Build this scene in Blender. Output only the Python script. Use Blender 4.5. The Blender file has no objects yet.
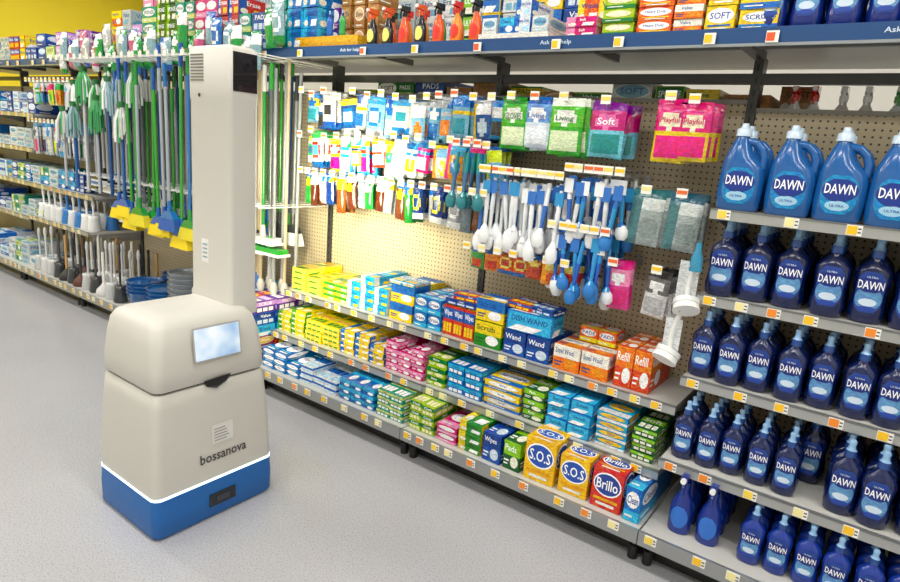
import bpy, math, random
from mathutils import Vector, Matrix
R=random.Random(7)
sc=bpy.context.scene
sc.view_settings.view_transform='Standard'

# ---------------------------------------------------------------- colours / materials
def L(h):
    if isinstance(h,tuple): return h
    h=h.lstrip('#'); o=[]
    for i in (0,2,4):
        c=int(h[i:i+2],16)/255.0
        o.append(c/12.92 if c<=0.04045 else ((c+0.055)/1.055)**2.4)
    return tuple(o)
def newmat(name):
    m=bpy.data.materials.new(name); m.use_nodes=True
    nt=m.node_tree; return m,nt,nt.nodes['Principled BSDF']
def attrmat(name,rough,metal=0.0,trans=0.0,coat=0.0,bump=0.0,scale=60,busy=0.0):
    m,nt,p=newmat(name)
    a=nt.nodes.new('ShaderNodeAttribute'); a.attribute_name='Col'
    nz=nt.nodes.new('ShaderNodeTexNoise'); nz.inputs['Scale'].default_value=scale
    tc=nt.nodes.new('ShaderNodeTexCoord'); nt.links.new(tc.outputs['Object'],nz.inputs['Vector'])
    if busy:
        # fine printed artwork: small cells of lighter / darker ink
        vo=nt.nodes.new('ShaderNodeTexVoronoi'); vo.inputs['Scale'].default_value=95; vo.distance='CHEBYCHEV'
        mp=nt.nodes.new('ShaderNodeMapping'); mp.inputs['Scale'].default_value=(1,1,2.2)
        nt.links.new(tc.outputs['Object'],mp.inputs['Vector']); nt.links.new(mp.outputs['Vector'],vo.inputs['Vector'])
        sp=nt.nodes.new('ShaderNodeSeparateColor'); nt.links.new(vo.outputs['Color'],sp.inputs[0])
        r1=nt.nodes.new('ShaderNodeMapRange'); r1.inputs['To Min'].default_value=1-busy; r1.inputs['To Max'].default_value=1+busy*.3
        nt.links.new(sp.outputs[0],r1.inputs['Value'])
        hs=nt.nodes.new('ShaderNodeHueSaturation'); nt.links.new(a.outputs['Color'],hs.inputs['Color']); nt.links.new(r1.outputs[0],hs.inputs['Value'])
        hs.inputs['Saturation'].default_value=1.12
        r2=nt.nodes.new('ShaderNodeMapRange'); r2.inputs['To Min'].default_value=.475; r2.inputs['To Max'].default_value=.525
        nt.links.new(sp.outputs[1],r2.inputs['Value']); nt.links.new(r2.outputs[0],hs.inputs['Hue'])
        nt.links.new(hs.outputs[0],p.inputs['Base Color'])
    else:
        nt.links.new(a.outputs['Color'],p.inputs['Base Color'])
    mr=nt.nodes.new('ShaderNodeMapRange'); mr.inputs['To Min'].default_value=max(0.02,rough-.08); mr.inputs['To Max'].default_value=rough+.08
    nt.links.new(nz.outputs['Fac'],mr.inputs['Value']); nt.links.new(mr.outputs['Result'],p.inputs['Roughness'])
    p.inputs['Metallic'].default_value=metal
    p.inputs['Coat Weight'].default_value=coat
    if trans: p.inputs['Transmission Weight'].default_value=trans
    if bump:
        bp=nt.nodes.new('ShaderNodeBump'); bp.inputs['Strength'].default_value=bump; bp.inputs['Distance'].default_value=0.004
        nt.links.new(nz.outputs['Fac'],bp.inputs['Height']); nt.links.new(bp.outputs['Normal'],p.inputs['Normal'])
    return m
PRINT=attrmat('printed_card',.42,busy=.28)
PLAIN=attrmat('plain_card',.45)
GLOSS=attrmat('glossy_plastic',.18,coat=.35)
FILM=attrmat('plastic_film',.2,bump=.6,scale=45,coat=.5,busy=.33)
MATTE=attrmat('matte_plastic',.5)
METAL=attrmat('steel',.35,metal=.7)
PAINT=attrmat('painted_steel',.38)
def emis(name,col,s):
    m,nt,p=newmat(name); p.inputs['Base Color'].default_value=(*col,1)
    p.inputs['Emission Color'].default_value=(*col,1); p.inputs['Emission Strength'].default_value=s
    return m
LED=emis('led_strip',(.72,.93,1),1.6)
LAMP=emis('tube_light',(1,.98,.94),3.0)
# pegboard
def pegmat():
    m,nt,p=newmat('pegboard'); N=nt.nodes; K=nt.links
    tc=N.new('ShaderNodeTexCoord'); sx=N.new('ShaderNodeSeparateXYZ'); K.new(tc.outputs['Object'],sx.inputs[0])
    def ch(s):
        a=N.new('ShaderNodeMath'); a.operation='MULTIPLY'; a.inputs[1].default_value=1/.0254; K.new(s,a.inputs[0])
        f=N.new('ShaderNodeMath'); f.operation='FRACT'; K.new(a.outputs[0],f.inputs[0])
        d=N.new('ShaderNodeMath'); d.operation='SUBTRACT'; d.inputs[1].default_value=.5; K.new(f.outputs[0],d.inputs[0])
        q=N.new('ShaderNodeMath'); q.operation='MULTIPLY'; K.new(d.outputs[0],q.inputs[0]); K.new(d.outputs[0],q.inputs[1])
        return q.outputs[0]
    s=N.new('ShaderNodeMath'); s.operation='ADD'; K.new(ch(sx.outputs['X']),s.inputs[0]); K.new(ch(sx.outputs['Z']),s.inputs[1])
    g=N.new('ShaderNodeMath'); g.operation='LESS_THAN'; g.inputs[1].default_value=.028; K.new(s.outputs[0],g.inputs[0])
    mx=N.new('ShaderNodeMix'); mx.data_type='RGBA'
    mx.inputs['A'].default_value=(*L('#c0b192'),1); mx.inputs['B'].default_value=(*L('#4a4034'),1)
    K.new(g.outputs[0],mx.inputs['Factor']); K.new(mx.outputs['Result'],p.inputs['Base Color'])
    p.inputs['Roughness'].default_value=.55
    return m
PEG=pegmat()
def wallmat(name,col,var=.04,rough=.7):
    m,nt,p=newmat(name); N=nt.nodes;K=nt.links
    tc=N.new('ShaderNodeTexCoord'); nz=N.new('ShaderNodeTexNoise'); nz.inputs['Scale'].default_value=1.5
    K.new(tc.outputs['Object'],nz.inputs['Vector'])
    cr=N.new('ShaderNodeValToRGB'); c=L(col)
    cr.color_ramp.elements[0].color=(*[x*(1-var) for x in c],1); cr.color_ramp.elements[1].color=(*[min(1,x*(1+var)) for x in c],1)
    K.new(nz.outputs['Fac'],cr.inputs[0]); K.new(cr.outputs[0],p.inputs['Base Color']); p.inputs['Roughness'].default_value=rough
    return m
def floormat():
    m,nt,p=newmat('vinyl_floor'); N=nt.nodes;K=nt.links
    tc=N.new('ShaderNodeTexCoord')
    n1=N.new('ShaderNodeTexNoise'); n1.inputs['Scale'].default_value=160; n1.inputs['Detail'].default_value=3
    n2=N.new('ShaderNodeTexNoise'); n2.inputs['Scale'].default_value=1.3; n2.inputs['Detail'].default_value=4
    for n in (n1,n2): K.new(tc.outputs['Object'],n.inputs['Vector'])
    c1=N.new('ShaderNodeValToRGB'); e=c1.color_ramp.elements
    e[0].position=.34; e[0].color=(*L('#9b9b9f'),1); e[1].position=.5; e[1].color=(*L('#b6b6ba'),1)
    K.new(n1.outputs['Fac'],c1.inputs[0])
    c2=N.new('ShaderNodeValToRGB'); c2.color_ramp.elements[0].position=.3;c2.color_ramp.elements[1].position=.7
    c2.color_ramp.elements[0].color=(.93,.93,.93,1); c2.color_ramp.elements[1].color=(1,1,1,1)
    K.new(n2.outputs['Fac'],c2.inputs[0])
    mx=N.new('ShaderNodeMix'); mx.data_type='RGBA'; mx.blend_type='MULTIPLY'; mx.inputs['Factor'].default_value=1
    K.new(c1.outputs[0],mx.inputs['A']); K.new(c2.outputs[0],mx.inputs['B']); K.new(mx.outputs['Result'],p.inputs['Base Color'])
    mr=N.new('ShaderNodeMapRange'); mr.inputs['To Min'].default_value=.2; mr.inputs['To Max'].default_value=.28
    K.new(n2.outputs['Fac'],mr.inputs['Value']); K.new(mr.outputs['Result'],p.inputs['Roughness'])
    return m

# ---------------------------------------------------------------- mesh builder
class MB:
    def __init__(s): s.v=[];s.f=[];s.m=[];s.c=[];s.sm=[];s.mats=[]
    def add(s,vs,fs,mat,col,smooth=False):
        if mat not in s.mats: s.mats.append(mat)
        mi=s.mats.index(mat); o=len(s.v); s.v.extend([tuple(q) for q in vs])
        multi=isinstance(col,list)
        c=None if multi else L(col)
        for i,f in enumerate(fs):
            s.f.append(tuple(o+k for k in f)); s.m.append(mi); s.sm.append(smooth); s.c.append(L(col[i]) if multi else c)
    def obj(s,name,parent=None):
        me=bpy.data.meshes.new(name); me.from_pydata(s.v,[],s.f)
        for m in s.mats: me.materials.append(m)
        me.polygons.foreach_set('material_index',s.m); me.polygons.foreach_set('use_smooth',s.sm)
        at=me.color_attributes.new('Col','FLOAT_COLOR','CORNER'); data=[]
        for f,c in zip(s.f,s.c): data.extend((c[0],c[1],c[2],1.0)*len(f))
        at.data.foreach_set('color',data); me.update()
        ob=bpy.data.objects.new(name,me); sc.collection.objects.link(ob)
        if parent: ob.parent=parent
        return ob
def box(b,x0,x1,y0,y1,z0,z1,col,mat=PRINT,rot=0):
    vs=[(x,y,z) for z in (z0,z1) for x,y in ((x0,y0),(x1,y0),(x1,y1),(x0,y1))]
    if rot:
        cx,cy=(x0+x1)/2,(y0+y1)/2; c,s=math.cos(rot),math.sin(rot)
        vs=[(cx+(x-cx)*c-(y-cy)*s,cy+(x-cx)*s+(y-cy)*c,z) for x,y,z in vs]
    b.add(vs,[(3,2,1,0),(4,5,6,7),(0,1,5,4),(1,2,6,5),(2,3,7,6),(3,0,4,7)],mat,col)
def cyl(b,p0,p1,r,col,mat=GLOSS,n=8,r1=None):
    p0=Vector(p0);p1=Vector(p1);d=(p1-p0).normalized()
    a=d.orthogonal().normalized(); c=d.cross(a); r1=r if r1 is None else r1
    vs=[p0+(a*math.cos(t)+c*math.sin(t))*r for t in [i*2*math.pi/n for i in range(n)]]+[p1+(a*math.cos(t)+c*math.sin(t))*r1 for t in [i*2*math.pi/n for i in range(n)]]
    b.add(vs,[(i,(i+1)%n,n+(i+1)%n,n+i) for i in range(n)],mat,col,True)
    b.add([vs[i] for i in range(n)],[tuple(reversed(range(n)))],mat,col); b.add([vs[n+i] for i in range(n)],[tuple(range(n))],mat,col)
def tube(b,pts,r,col,mat=GLOSS,n=8):
    for i in range(len(pts)-1): cyl(b,pts[i],pts[i+1],r,col,mat,n)
def loft(b,x,y,z,secs,col,mat=GLOSS,n=20,sx=1,sz=1):
    """secs (z,cx,rx,ry)"""
    vs=[];fs=[]
    for (zz,cx,rx,ry) in secs:
        for i in range(n):
            t=2*math.pi*i/n; vs.append((x+(cx+rx*math.cos(t))*sx,y+ry*math.sin(t)*sx,z+zz*sz))
    for k in range(len(secs)-1):
        for i in range(n):
            fs.append((k*n+i,k*n+(i+1)%n,(k+1)*n+(i+1)%n,(k+1)*n+i))
    b.add(vs,fs,mat,col,True)
    b.add(vs[:n],[tuple(reversed(range(n)))],mat,col); b.add(vs[-n:],[tuple(range(n))],mat,col)
def rrsec(cx,cy,hx,hy,r,z,k=6):
    o=[]
    for qx,qy,a0 in ((1,1,0),(-1,1,90),(-1,-1,180),(1,-1,270)):
        for i in range(k+1):
            t=math.radians(a0+90*i/k); o.append((cx+qx*(hx-r)+r*math.cos(t),cy+qy*(hy-r)+r*math.sin(t),z))
    return o
def rrloft(b,secs,col,mat,cap=True):
    vs=[];fs=[]; rings=[rrsec(*q) for q in secs]; n=len(rings[0])
    for q in rings: vs+=q
    for k in range(len(rings)-1):
        for i in range(n): fs.append((k*n+i,k*n+(i+1)%n,(k+1)*n+(i+1)%n,(k+1)*n+i))
    b.add(vs,fs,mat,col,True)
    b.add(rings[0],[tuple(reversed(range(n)))],mat,col); b.add(rings[-1],[tuple(range(n))],mat,col)
# text
TC={}
def textmesh(s):
    if s in TC: return TC[s]
    cu=bpy.data.curves.new('t','FONT'); cu.body=s; cu.resolution_u=2; cu.offset=.012; cu.align_x='CENTER'
    ob=bpy.data.objects.new('t',cu); sc.collection.objects.link(ob)
    dg=bpy.context.evaluated_depsgraph_get(); me=bpy.data.meshes.new_from_object(ob.evaluated_get(dg))
    vs=[(v.co.x,v.co.y) for v in me.vertices]; fs=[tuple(p.vertices) for p in me.polygons]
    xs=[v[0] for v in vs]; ys=[v[1] for v in vs]
    cx=(min(xs)+max(xs))/2; cy=(min(ys)+max(ys))/2; W=max(xs)-min(xs); H=max(ys)-min(ys)
    vs=[((a-cx)/W,(c-cy)/H) for a,c in vs]
    bpy.data.objects.remove(ob); bpy.data.curves.remove(cu); bpy.data.meshes.remove(me)
    TC[s]=(vs,fs,W/H); return TC[s]
class Fr:
    def __init__(s,o,ux,uy,n): s.o=Vector(o);s.ux=Vector(ux);s.uy=Vector(uy);s.n=Vector(n)
    def p(s,a,c,off): return s.o+s.ux*a+s.uy*c+s.n*off
def frect(b,fr,a0,c0,a1,c1,col,off=.0006,mat=PRINT,sk=0):
    b.add([fr.p(a0,c0,off),fr.p(a1,c0,off),fr.p(a1+sk,c1,off),fr.p(a0+sk,c1,off)],[(0,1,2,3)],mat,col)
def fell(b,fr,ca,cc,ra,rc,col,off=.001,mat=PRINT,n=14):
    b.add([fr.p(ca+ra*math.cos(2*math.pi*i/n),cc+rc*math.sin(2*math.pi*i/n),off) for i in range(n)],[tuple(range(n))],mat,col)
def ftext(b,fr,s,ca,cc,w,h,col,off=.0016,mat=PLAIN):
    vs,fs,asp=textmesh(s)
    if w/h>asp*1.25: w=h*asp*1.25
    b.add([fr.p(ca+a*w,cc+c*h,off) for a,c in vs],fs,mat,col)
def printface(b,fr,w,h,pal,txt,rng,style,mat=PRINT):
    base,ac,ac2,tc=pal
    e=.0006
    if style==0:
        frect(b,fr,0,0,w,h*.3,ac,e,mat); fell(b,fr,w*.5,h*.64,w*.42,h*.25,ac2,e*2,mat)
        ftext(b,fr,txt,w*.5,h*.64,w*.7,h*.24,tc,e*3)
        frect(b,fr,w*.1,h*.12,w*.6,h*.18,'#f4f4f0',e*2,mat)
    elif style==1:
        frect(b,fr,0,0,w*.3,h,ac,e,mat); frect(b,fr,w*.52,h*.1,w*.9,h*.42,ac2,e*2,mat,sk=w*.05)
        ftext(b,fr,txt,w*.55,h*.7,w*.8,h*.26,tc,e*3); fell(b,fr,w*.2,h*.25,w*.14,h*.16,'#f4f0e0',e*2,mat)
    elif style==2:
        fell(b,fr,w*.5,h*.62,w*.46,h*.3,'#ffffff',e,PLAIN,18); fell(b,fr,w*.5,h*.62,w*.42,h*.26,ac2,e*2,PLAIN,18)
        ftext(b,fr,txt,w*.5,h*.62,w*.7,h*.26,tc,e*3)
        frect(b,fr,w*.1,h*.2,w*.9,h*.27,ac,e*3); frect(b,fr,w*.2,h*.08,w*.8,h*.15,'#f2f2ea',e*3)
    elif style==3:
        frect(b,fr,0,h*.55,w,h*.92,ac,e,mat); ftext(b,fr,txt,w*.5,h*.735,w*.8,h*.25,tc,e*2)
        for i in range(3): frect(b,fr,w*(.1+i*.28),h*.1,w*(.32+i*.28),h*.42,ac2,e,mat)
    elif style==5:   # two-tone with product photo
        frect(b,fr,0,h*.5,w,h,ac,e,mat,sk=0); fell(b,fr,w*.68,h*.3,w*.24,h*.2,ac2,e*2,mat)
        ftext(b,fr,txt,w*.42,h*.76,w*.7,h*.22,tc,e*2); frect(b,fr,w*.06,h*.28,w*.36,h*.34,tc,e*2); frect(b,fr,w*.06,h*.16,w*.3,h*.21,tc,e*2)
    else:
        frect(b,fr,w*.03,h*.05,w*.97,h*.95,ac,e,mat)
        frect(b,fr,w*.03,h*.05,w*.6,h*.35,ac2,e*2,mat,sk=w*.2); ftext(b,fr,txt,w*.5,h*.66,w*.8,h*.28,tc,e*2)
def carton(b,x,y,z,w,d,h,pal,txt,rng,style=None,rot=0,faces='FST',mat=PRINT):
    """x centre, y front face, z bottom"""
    if style is None: style=rng.randrange(6)
    box(b,x-w/2,x+w/2,y,y+d,z,z+h,pal[0],mat,rot)
    M=Matrix.Rotation(rot,3,'Z'); c=Vector((x,y+d/2,0))
    def F(o,ux,uy,n):
        return Fr(c+M@(Vector(o)-c),M@Vector(ux),M@Vector(uy),M@Vector(n))
    if 'F' in faces: printface(b,F((x-w/2,y,z),(1,0,0),(0,0,1),(0,-1,0)),w,h,pal,txt,rng,style,mat)
    if 'S' in faces: printface(b,F((x+w/2,y,z),(0,1,0),(0,0,1),(1,0,0)),d,h,pal,txt,rng,style,mat)
    if 'T' in faces: printface(b,F((x-w/2,y,z+h),(1,0,0),(0,1,0),(0,0,1)),w,d,pal,txt,rng,style,mat)
WORDS=['SCRUB','SPONGE','Clean','FRESH','Heavy Duty','SOFT','Erase','Wipes','Kitchen','ULTRA','Value','Shine','PADS','Home']
def stack(b,x0,x1,yf,z,iw,d,h,nh,pal,txt=None,style=None,nd=2,mat=PRINT,jit=1):
    n=max(1,int((x1-x0)/iw+.15)); iw=(x1-x0)/n
    st=R.randrange(6) if style is None else style; txt=txt or R.choice(WORDS)
    for i in range(n):
        k=nh if isinstance(nh,int) else R.choice(nh)
        for j in range(nd):
            for q in range(k):
                top=q==k-1
                carton(b,x0+iw*(i+.5),yf+j*(d+.004)+R.uniform(0,.012)*jit,z+.001+q*h,iw*.95,d,h*.97,pal,txt,R,st,rot=R.uniform(-.035,.035)*jit,
                       faces=('FS' if j==0 else '')+('T' if top else ''),mat=mat)
def pillow(b,x,y,zt,w,h,d,colfn,nx=8,nz=11,mat=FILM,rot=0,roll=None):
    vs=[];fs=[];cs=[]
    c,s=math.cos(rot),math.sin(rot)
    roll=R.uniform(-.1,.1) if roll is None else roll
    ph=R.uniform(0,6)
    for side in (-1,1):
        for j in range(nz+1):
            for i in range(nx+1):
                u=i/nx;v=j/nz
                bu=max(0,(1-(2*u-1)**4))*max(0,(1-(2*min(1,max(0,(v-.08)/.92))-1)**6)) if v>.08 else 0
                bu*=1+.16*math.sin(9*u+ph)*math.sin(7*v+ph)
                px=(u-.5)*w; py=side*d/2*bu+ (side*.0008)
                vs.append((x+px*c-py*s+v*h*roll,y+px*s+py*c,zt-v*h+px*roll))
    o=(nx+1)*(nz+1)
    for j in range(nz):
        for i in range(nx):
            a=j*(nx+1)+i; col=colfn((i+.5)/nx,(j+.5)/nz)
            fs.append((a+nx+1,a+nx+2,a+1,a)); cs.append(col)
            fs.append((o+a,o+a+1,o+a+nx+2,o+a+nx+1)); cs.append(col)
    b.add(vs,fs,mat,cs,True)
def cf_bag(base,head,logo,logo2,prod,k=None):
    k=R.randrange(4) if k is None else k
    def f(u,v):
        if k==0:
            if v<.16: return head
            if ((u-.5)/.36)**2+((v-.34)/.13)**2<1: return logo
            if v<.5: return logo2
            if v>.55 and .12<u<.88 and v<.9: return prod
            return base
        if k==1:
            if v<.3: return head if u+v<.9 else logo
            if abs(v-.42)<.06: return logo2
            if v>.52 and .1<u<.9 and v<.92: return prod
            return base
        if k==2:
            if v<.12: return head
            if u<.3: return logo2
            if ((u-.62)/.3)**2+((v-.68)/.2)**2<1: return prod
            if v<.38: return logo
            return base
        if v>.82: return head
        if v<.22: return logo2
        if ((u-.5)/.42)**2+((v-.5)/.22)**2<1: return prod if ((u-.5)/.3)**2+((v-.5)/.13)**2<1 else logo
        return base
    return f
def hookrod(b,x,z,y0=2.79,yf=2.46,tag=True,tc='#f2f0e6'):
    cyl(b,(x,y0,z),(x,yf,z+.004),.0028,'#c8c8c8',METAL,5)
    box(b,x-.012,x+.012,y0-.006,y0,z-.025,z+.012,'#b8b8b8',METAL)
    if tag:
        cyl(b,(x,y0,z+.028),(x,yf-.008,z+.03),.002,'#c8c8c8',METAL,5)
        box(b,x-.021,x+.021,yf-.012,yf-.009,z+.006,z+.042,tc,PLAIN)
        box(b,x-.019,x+.019,yf-.0135,yf-.012,z+.02,z+.034,R.choice(['#f7c51e','#f4d860','#f0e090','#e8672a']),PLAIN)

# ---------------------------------------------------------------- room
def simplebox(name,x0,x1,y0,y1,z0,z1,mat):
    b=MB(); box(b,x0,x1,y0,y1,z0,z1,'#ffffff',mat); return b.obj(name)
XL,XR,YB,YF,ZC=-12.5,3.0,6.6,-3.2,4.2
simplebox('floor',XL,XR,YF,YB,-.08,0,floormat())
simplebox('ceiling',XL,XR,YF,YB,ZC,ZC+.1,wallmat('ceiling_tile','#e4e4e0'))
yel=wallmat('yellow_wall_paint','#f8e02c'); whi=wallmat('white_wall_paint','#dcdad2')
simplebox('wall_left',XL-.1,XL,YF,YB,0,ZC,yel); simplebox('wall_back',XL,XR,YB,YB+.1,0,ZC,whi)
simplebox('wall_right',XR,XR+.1,YF,YB,0,ZC,whi); simplebox('wall_front',XL,XR,YF-.1,YF,0,ZC,whi)

# lights
def ceiling_light(x,y,lx,p):
    b=MB(); box(b,x-lx/2,x+lx/2,y-.14,y+.14,ZC-.09,ZC-.002,'#e8e8e8',PAINT); box(b,x-lx/2+.03,x+lx/2-.03,y-.11,y+.11,ZC-.1,ZC-.09,'#ffffff',LAMP)
    ob=b.obj('ceiling_light')
    l=bpy.data.lights.new('tube_lamp','AREA'); l.shape='RECTANGLE'; l.size=lx; l.size_y=.35; l.energy=p; l.color=(1,.975,.94)
    o=bpy.data.objects.new('tube_lamp',l); o.location=(x,y,ZC-.13); sc.collection.objects.link(o); o.parent=ob
for yy,p in ((-1.3,50),(1.0,56),(4.6,38)):
    for xx in (-9.5,-5.5,-1.6,1.6):
        ceiling_light(xx,yy,2.4,p*(1.5 if xx<-9 else .85 if xx>1 else 1))

# ---------------------------------------------------------------- shelving
YP=2.80
def tags(b,x0,x1,yf,zt,step=.14):
    x=x0+.05
    while x<x1-.05:
        w=.045
        box(b,x-w/2,x+w/2,yf-.0165,yf-.013,zt-.033,zt+.001,'#f1efe8',PLAIN)
        box(b,x-w/2+.002,x+w/2-.014,yf-.0175,yf-.0165,zt-.03,zt-.002,R.choice(['#f6c21c','#f6c21c','#f4d34c','#f2e6a0','#f08a24']),PLAIN)
        for q in range(2): box(b,x+w/2-.012,x+w/2-.003,yf-.0175,yf-.0165,zt-.012-q*.012,zt-.008-q*.012,'#333333',PLAIN)
        x+=step*R.uniform(.6,1.35)
def unit(x0,x1,shelves,top=True,pegtop=1.82,base=True,uprightr=False,step=.14):
    b=MB()
    box(b,x0+.02,x1-.02,YP,YP+.012,.16,pegtop,'#ffffff',PEG)
    for xx in (x0,)+((x1,) if uprightr else ()):
        box(b,xx-.018,xx+.018,YP-.012,YP+.06,0,2.0,'#3a3a38',PAINT)
        for k in range(36): box(b,xx-.004,xx+.004,YP-.0135,YP-.012,.2+k*.05,.225+k*.05,'#151515',PAINT)
    # crossbars
    box(b,x0+.018,x1-.018,YP-.005,YP+.03,1.90,1.94,'#3c3c3a',PAINT)
    box(b,x0+.018,x1-.018,YP-.005,YP+.03,pegtop,pegtop+.018,'#8d8a80',PAINT)
    for yf,zt in shelves:
        box(b,x0+.004,x1-.004,yf,YP-.014,zt-.022,zt,'#c2c1bb',PAINT)
        box(b,x0+.002,x1-.002,yf-.013,yf,zt-.036,zt+.003,'#b4b6b4',METAL)
        box(b,x0+.002,x1-.002,yf-.016,yf-.013,zt-.003,zt+.004,'#7f8280',METAL)
        tags(b,x0,x1,yf,zt,step)
        for xx in (x0+.006,x1-.012):
            b.add([(xx,yf+.02,zt-.022),(xx,YP-.014,zt-.022),(xx,YP-.014,zt-.10),(xx,yf+.02,zt-.035),
                   (xx+.004,yf+.02,zt-.022),(xx+.004,YP-.014,zt-.022),(xx+.004,YP-.014,zt-.10),(xx+.004,yf+.02,zt-.035)],
                  [(0,1,2,3),(7,6,5,4),(0,3,7,4),(1,5,6,2),(3,2,6,7),(0,4,5,1)],PAINT,'#8f8f8c')
    # base
    yf,zt=2.19,.17
    box(b,x0+.004,x1-.004,yf,YP-.014,zt-.022,zt,'#c2c1bb',PAINT)
    box(b,x0+.002,x1-.002,yf-.013,yf,zt-.055,zt+.003,'#a8aaa9',METAL); tags(b,x0,x1,yf,zt,step)
    box(b,x0,x1,2.30,2.32,0.0,zt-.022,'#232323',PAINT)
    for xx in (x0+.03,x1-.03):
        cyl(b,(xx,yf+.07,0),(xx,yf+.07,.06),.02,'#141414',MATTE,10); cyl(b,(xx,yf+.07,.06),(xx,yf+.07,zt-.022),.008,'#5a5a5a',METAL,8)
    # rear shelf of the other side
    box(b,x0+.02,x1-.02,YP+.07,YP+.45,1.67,1.69,'#b8b6b0',PAINT)
    if top:
        yt,zz=2.45,2.04
        box(b,x0,x1,yt,YP+.45,zz-.02,zz,'#b4b2aa',PAINT)
        box(b,x0,x1,yt-.012,yt,zz-.05,zz+.004,'#134478',PAINT)
        box(b,x0,x1,yt-.02,yt-.012,zz-.06,zz-.05,'#9aa0a4',METAL)
        for xx in (x0,x0+(x1-x0)/2,x1-.02):
            box(b,xx,xx+.02,yt+.01,YP,zz-.05,zz-.02,'#4b4b49',PAINT)
        box(b,x0+.02,x1-.02,yt+.12,yt+.14,zz-.045,zz-.02,'#6b6b68',PAINT)
        fr=Fr((x0,yt-.0125,zz-.05),(1,0,0),(0,0,1),(0,-1,0))
        ftext(b,fr,'Ask for help',(x1-x0)*.40,.027,.42,.022,'#c8d8ea',.001)
        x=x0+.1
        while x<x1-.1:
            box(b,x-.02,x+.02,yt-.026,yt-.0205,zz-.05,zz-.012,'#f5f2e6',PLAIN)
            box(b,x-.018,x+.008,yt-.0275,yt-.026,zz-.045,zz-.018,R.choice(['#f6c21c','#e8582a','#f4d34c']),PLAIN)
            x+=R.uniform(.22,.5)
    return b.obj('shelving_unit')
W=1.22; X0=-.57
unit(X0,X0+W,[(2.43,1.41),(2.45,1.08),(2.42,.75),(2.30,.44)],uprightr=True,step=.17,pegtop=1.79)
unit(X0-W,X0,[(2.44,.61),(2.345,.36)],step=.13)
unit(X0-2*W,X0-W,[(2.44,.61),(2.345,.36)],step=.13)
unit(X0-3*W,X0-2*W,[])
unit(X0-4*W,X0-3*W,[])
unit(X0-5*W,X0-4*W,[(2.35,.62),(2.4,.92)])
unit(X0-6*W,X0-5*W,[(2.35,.6),(2.4,.92),(2.42,1.24),(2.45,1.56)])
unit(X0-7*W,X0-6*W,[(2.35,.6),(2.4,.92),(2.42,1.24),(2.45,1.56)])

# ---------------------------------------------------------------- palettes
P={'yg':('#e8d53a','#4f9a3a','#f4efc0','#1d6b2d'),'yb':('#f5d21f','#1f6fc0','#ffffff','#15429a'),
'cy':('#29a2d0','#e2e6e8','#f2c62a','#114f9e'),'cb':('#1f78c6','#5cbce6','#ffffff','#0d3a8c'),
'bl':('#1450a8','#0f3d8c','#d8e6f4','#f4f8ff'),'rb':('#d0301f','#1658b0','#f6d24a','#ffffff'),
'gr':('#2f8c2a','#f1d63a','#ffffff','#175a23'),'gy':('#a7c72a','#1f7f35','#f7f3c4','#ffffff'),
'or':('#ee6410','#f6e04a','#ffffff','#1d3f92'),'to':('#e04a10','#f08020','#ffffff','#ffffff'),
'pk':('#d8337c','#f0a0c4','#ffffff','#ffffff'),'tg':('#1a987c','#d6e292','#ffffff','#0c5a4a'),
'dg':('#145a2a','#8cc83a','#f3f3e0','#ffffff'),'wb':('#e2e8ee','#1f70c8','#bfe3f5','#1a4c9c'),
'so':('#f6c010','#e8a014','#1f4fae','#ffffff'),'br':('#d7261d','#f0b020','#1f3f94','#ffffff'),
'wt':('#e0e2e0','#b9c8cc','#7fb3cc','#2a5a8c'),'kr':('#b98a58','#a87a48','#d8b88c','#5a3a1c'),
'pu':('#6a3f9c','#d8a8e8','#ffffff','#ffffff'),'yy':('#f0d420','#f4e670','#3f8f3a','#d8402a'),
'ow':('#f07a1c','#f4f0e4','#f29a3a','#1d4f92')}

# shelf A
b=MB(); z=.611; y=2.47
stack(b,-3.0,-2.72,y,z,.1,.15,.035,(3,4,5),P['yy'],'Sponge',mat=FILM)
stack(b,-2.71,-2.5,y,z,.1,.15,.035,(3,4),P['yg'],'Sponge',mat=FILM)
stack(b,-2.5,-2.18,y,z,.105,.14,.05,(3,4),P['cy'],'Erase',1)
stack(b,-2.17,-2.0,y,z,.17,.14,.10,2,P['yb'],'Erase',5)
for q in (-2.13,-2.04): carton(b,q,y,z+.001+.2,.085,.14,.02,P['cy'],'MAX',R,3)
stack(b,-1.99,-1.81,y,z,.09,.14,.085,2,P['cb'],'Erase',0)
stack(b,-1.80,-1.60,y,z,.067,.13,.16,1,P['rb'],'Wipes',3)
carton(b,-1.70,y+.02,z+.163,.2,.12,.03,P['bl'],'Clean',R,3); carton(b,-1.66,y+.03,z+.194,.2,.12,.03,P['rb'],'Clean',R,3,rot=.1)
stack(b,-1.59,-1.43,y-.01,z,.16,.12,.13,1,P['gr'],'Scrub',5); carton(b,-1.51,y-.005,z+.131,.16,.12,.11,P['yb'],'Scrub',R,5)
stack(b,-1.42,-1.17,y-.01,z,.125,.12,.12,1,P['bl'],'Wand',5); stack(b,-1.42,-1.17,y-.005,z+.121,.25,.12,.1,1,P['cb'],'DISH WAND',4,nd=1)
for q,c in ((-1.36,'rb'),(-1.25,'bl')): carton(b,q,y+.02,z+.223,.14,.12,.03,P[c],'Pads',R,3,rot=-.1)
stack(b,-1.15,-.88,y-.01,z,.135,.12,.12,(1,),P['ow'],'Steel Wool',5)
stack(b,-1.09,-.91,y+.12,z+.121,.09,.1,.07,1,P['or'],'PADS',0,nd=1)
stack(b,-.86,-.70,y-.01,z,.08,.14,.185,1,P['to'],'Refill',5)
b.obj('cleaning_sponge_cartons')
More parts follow.
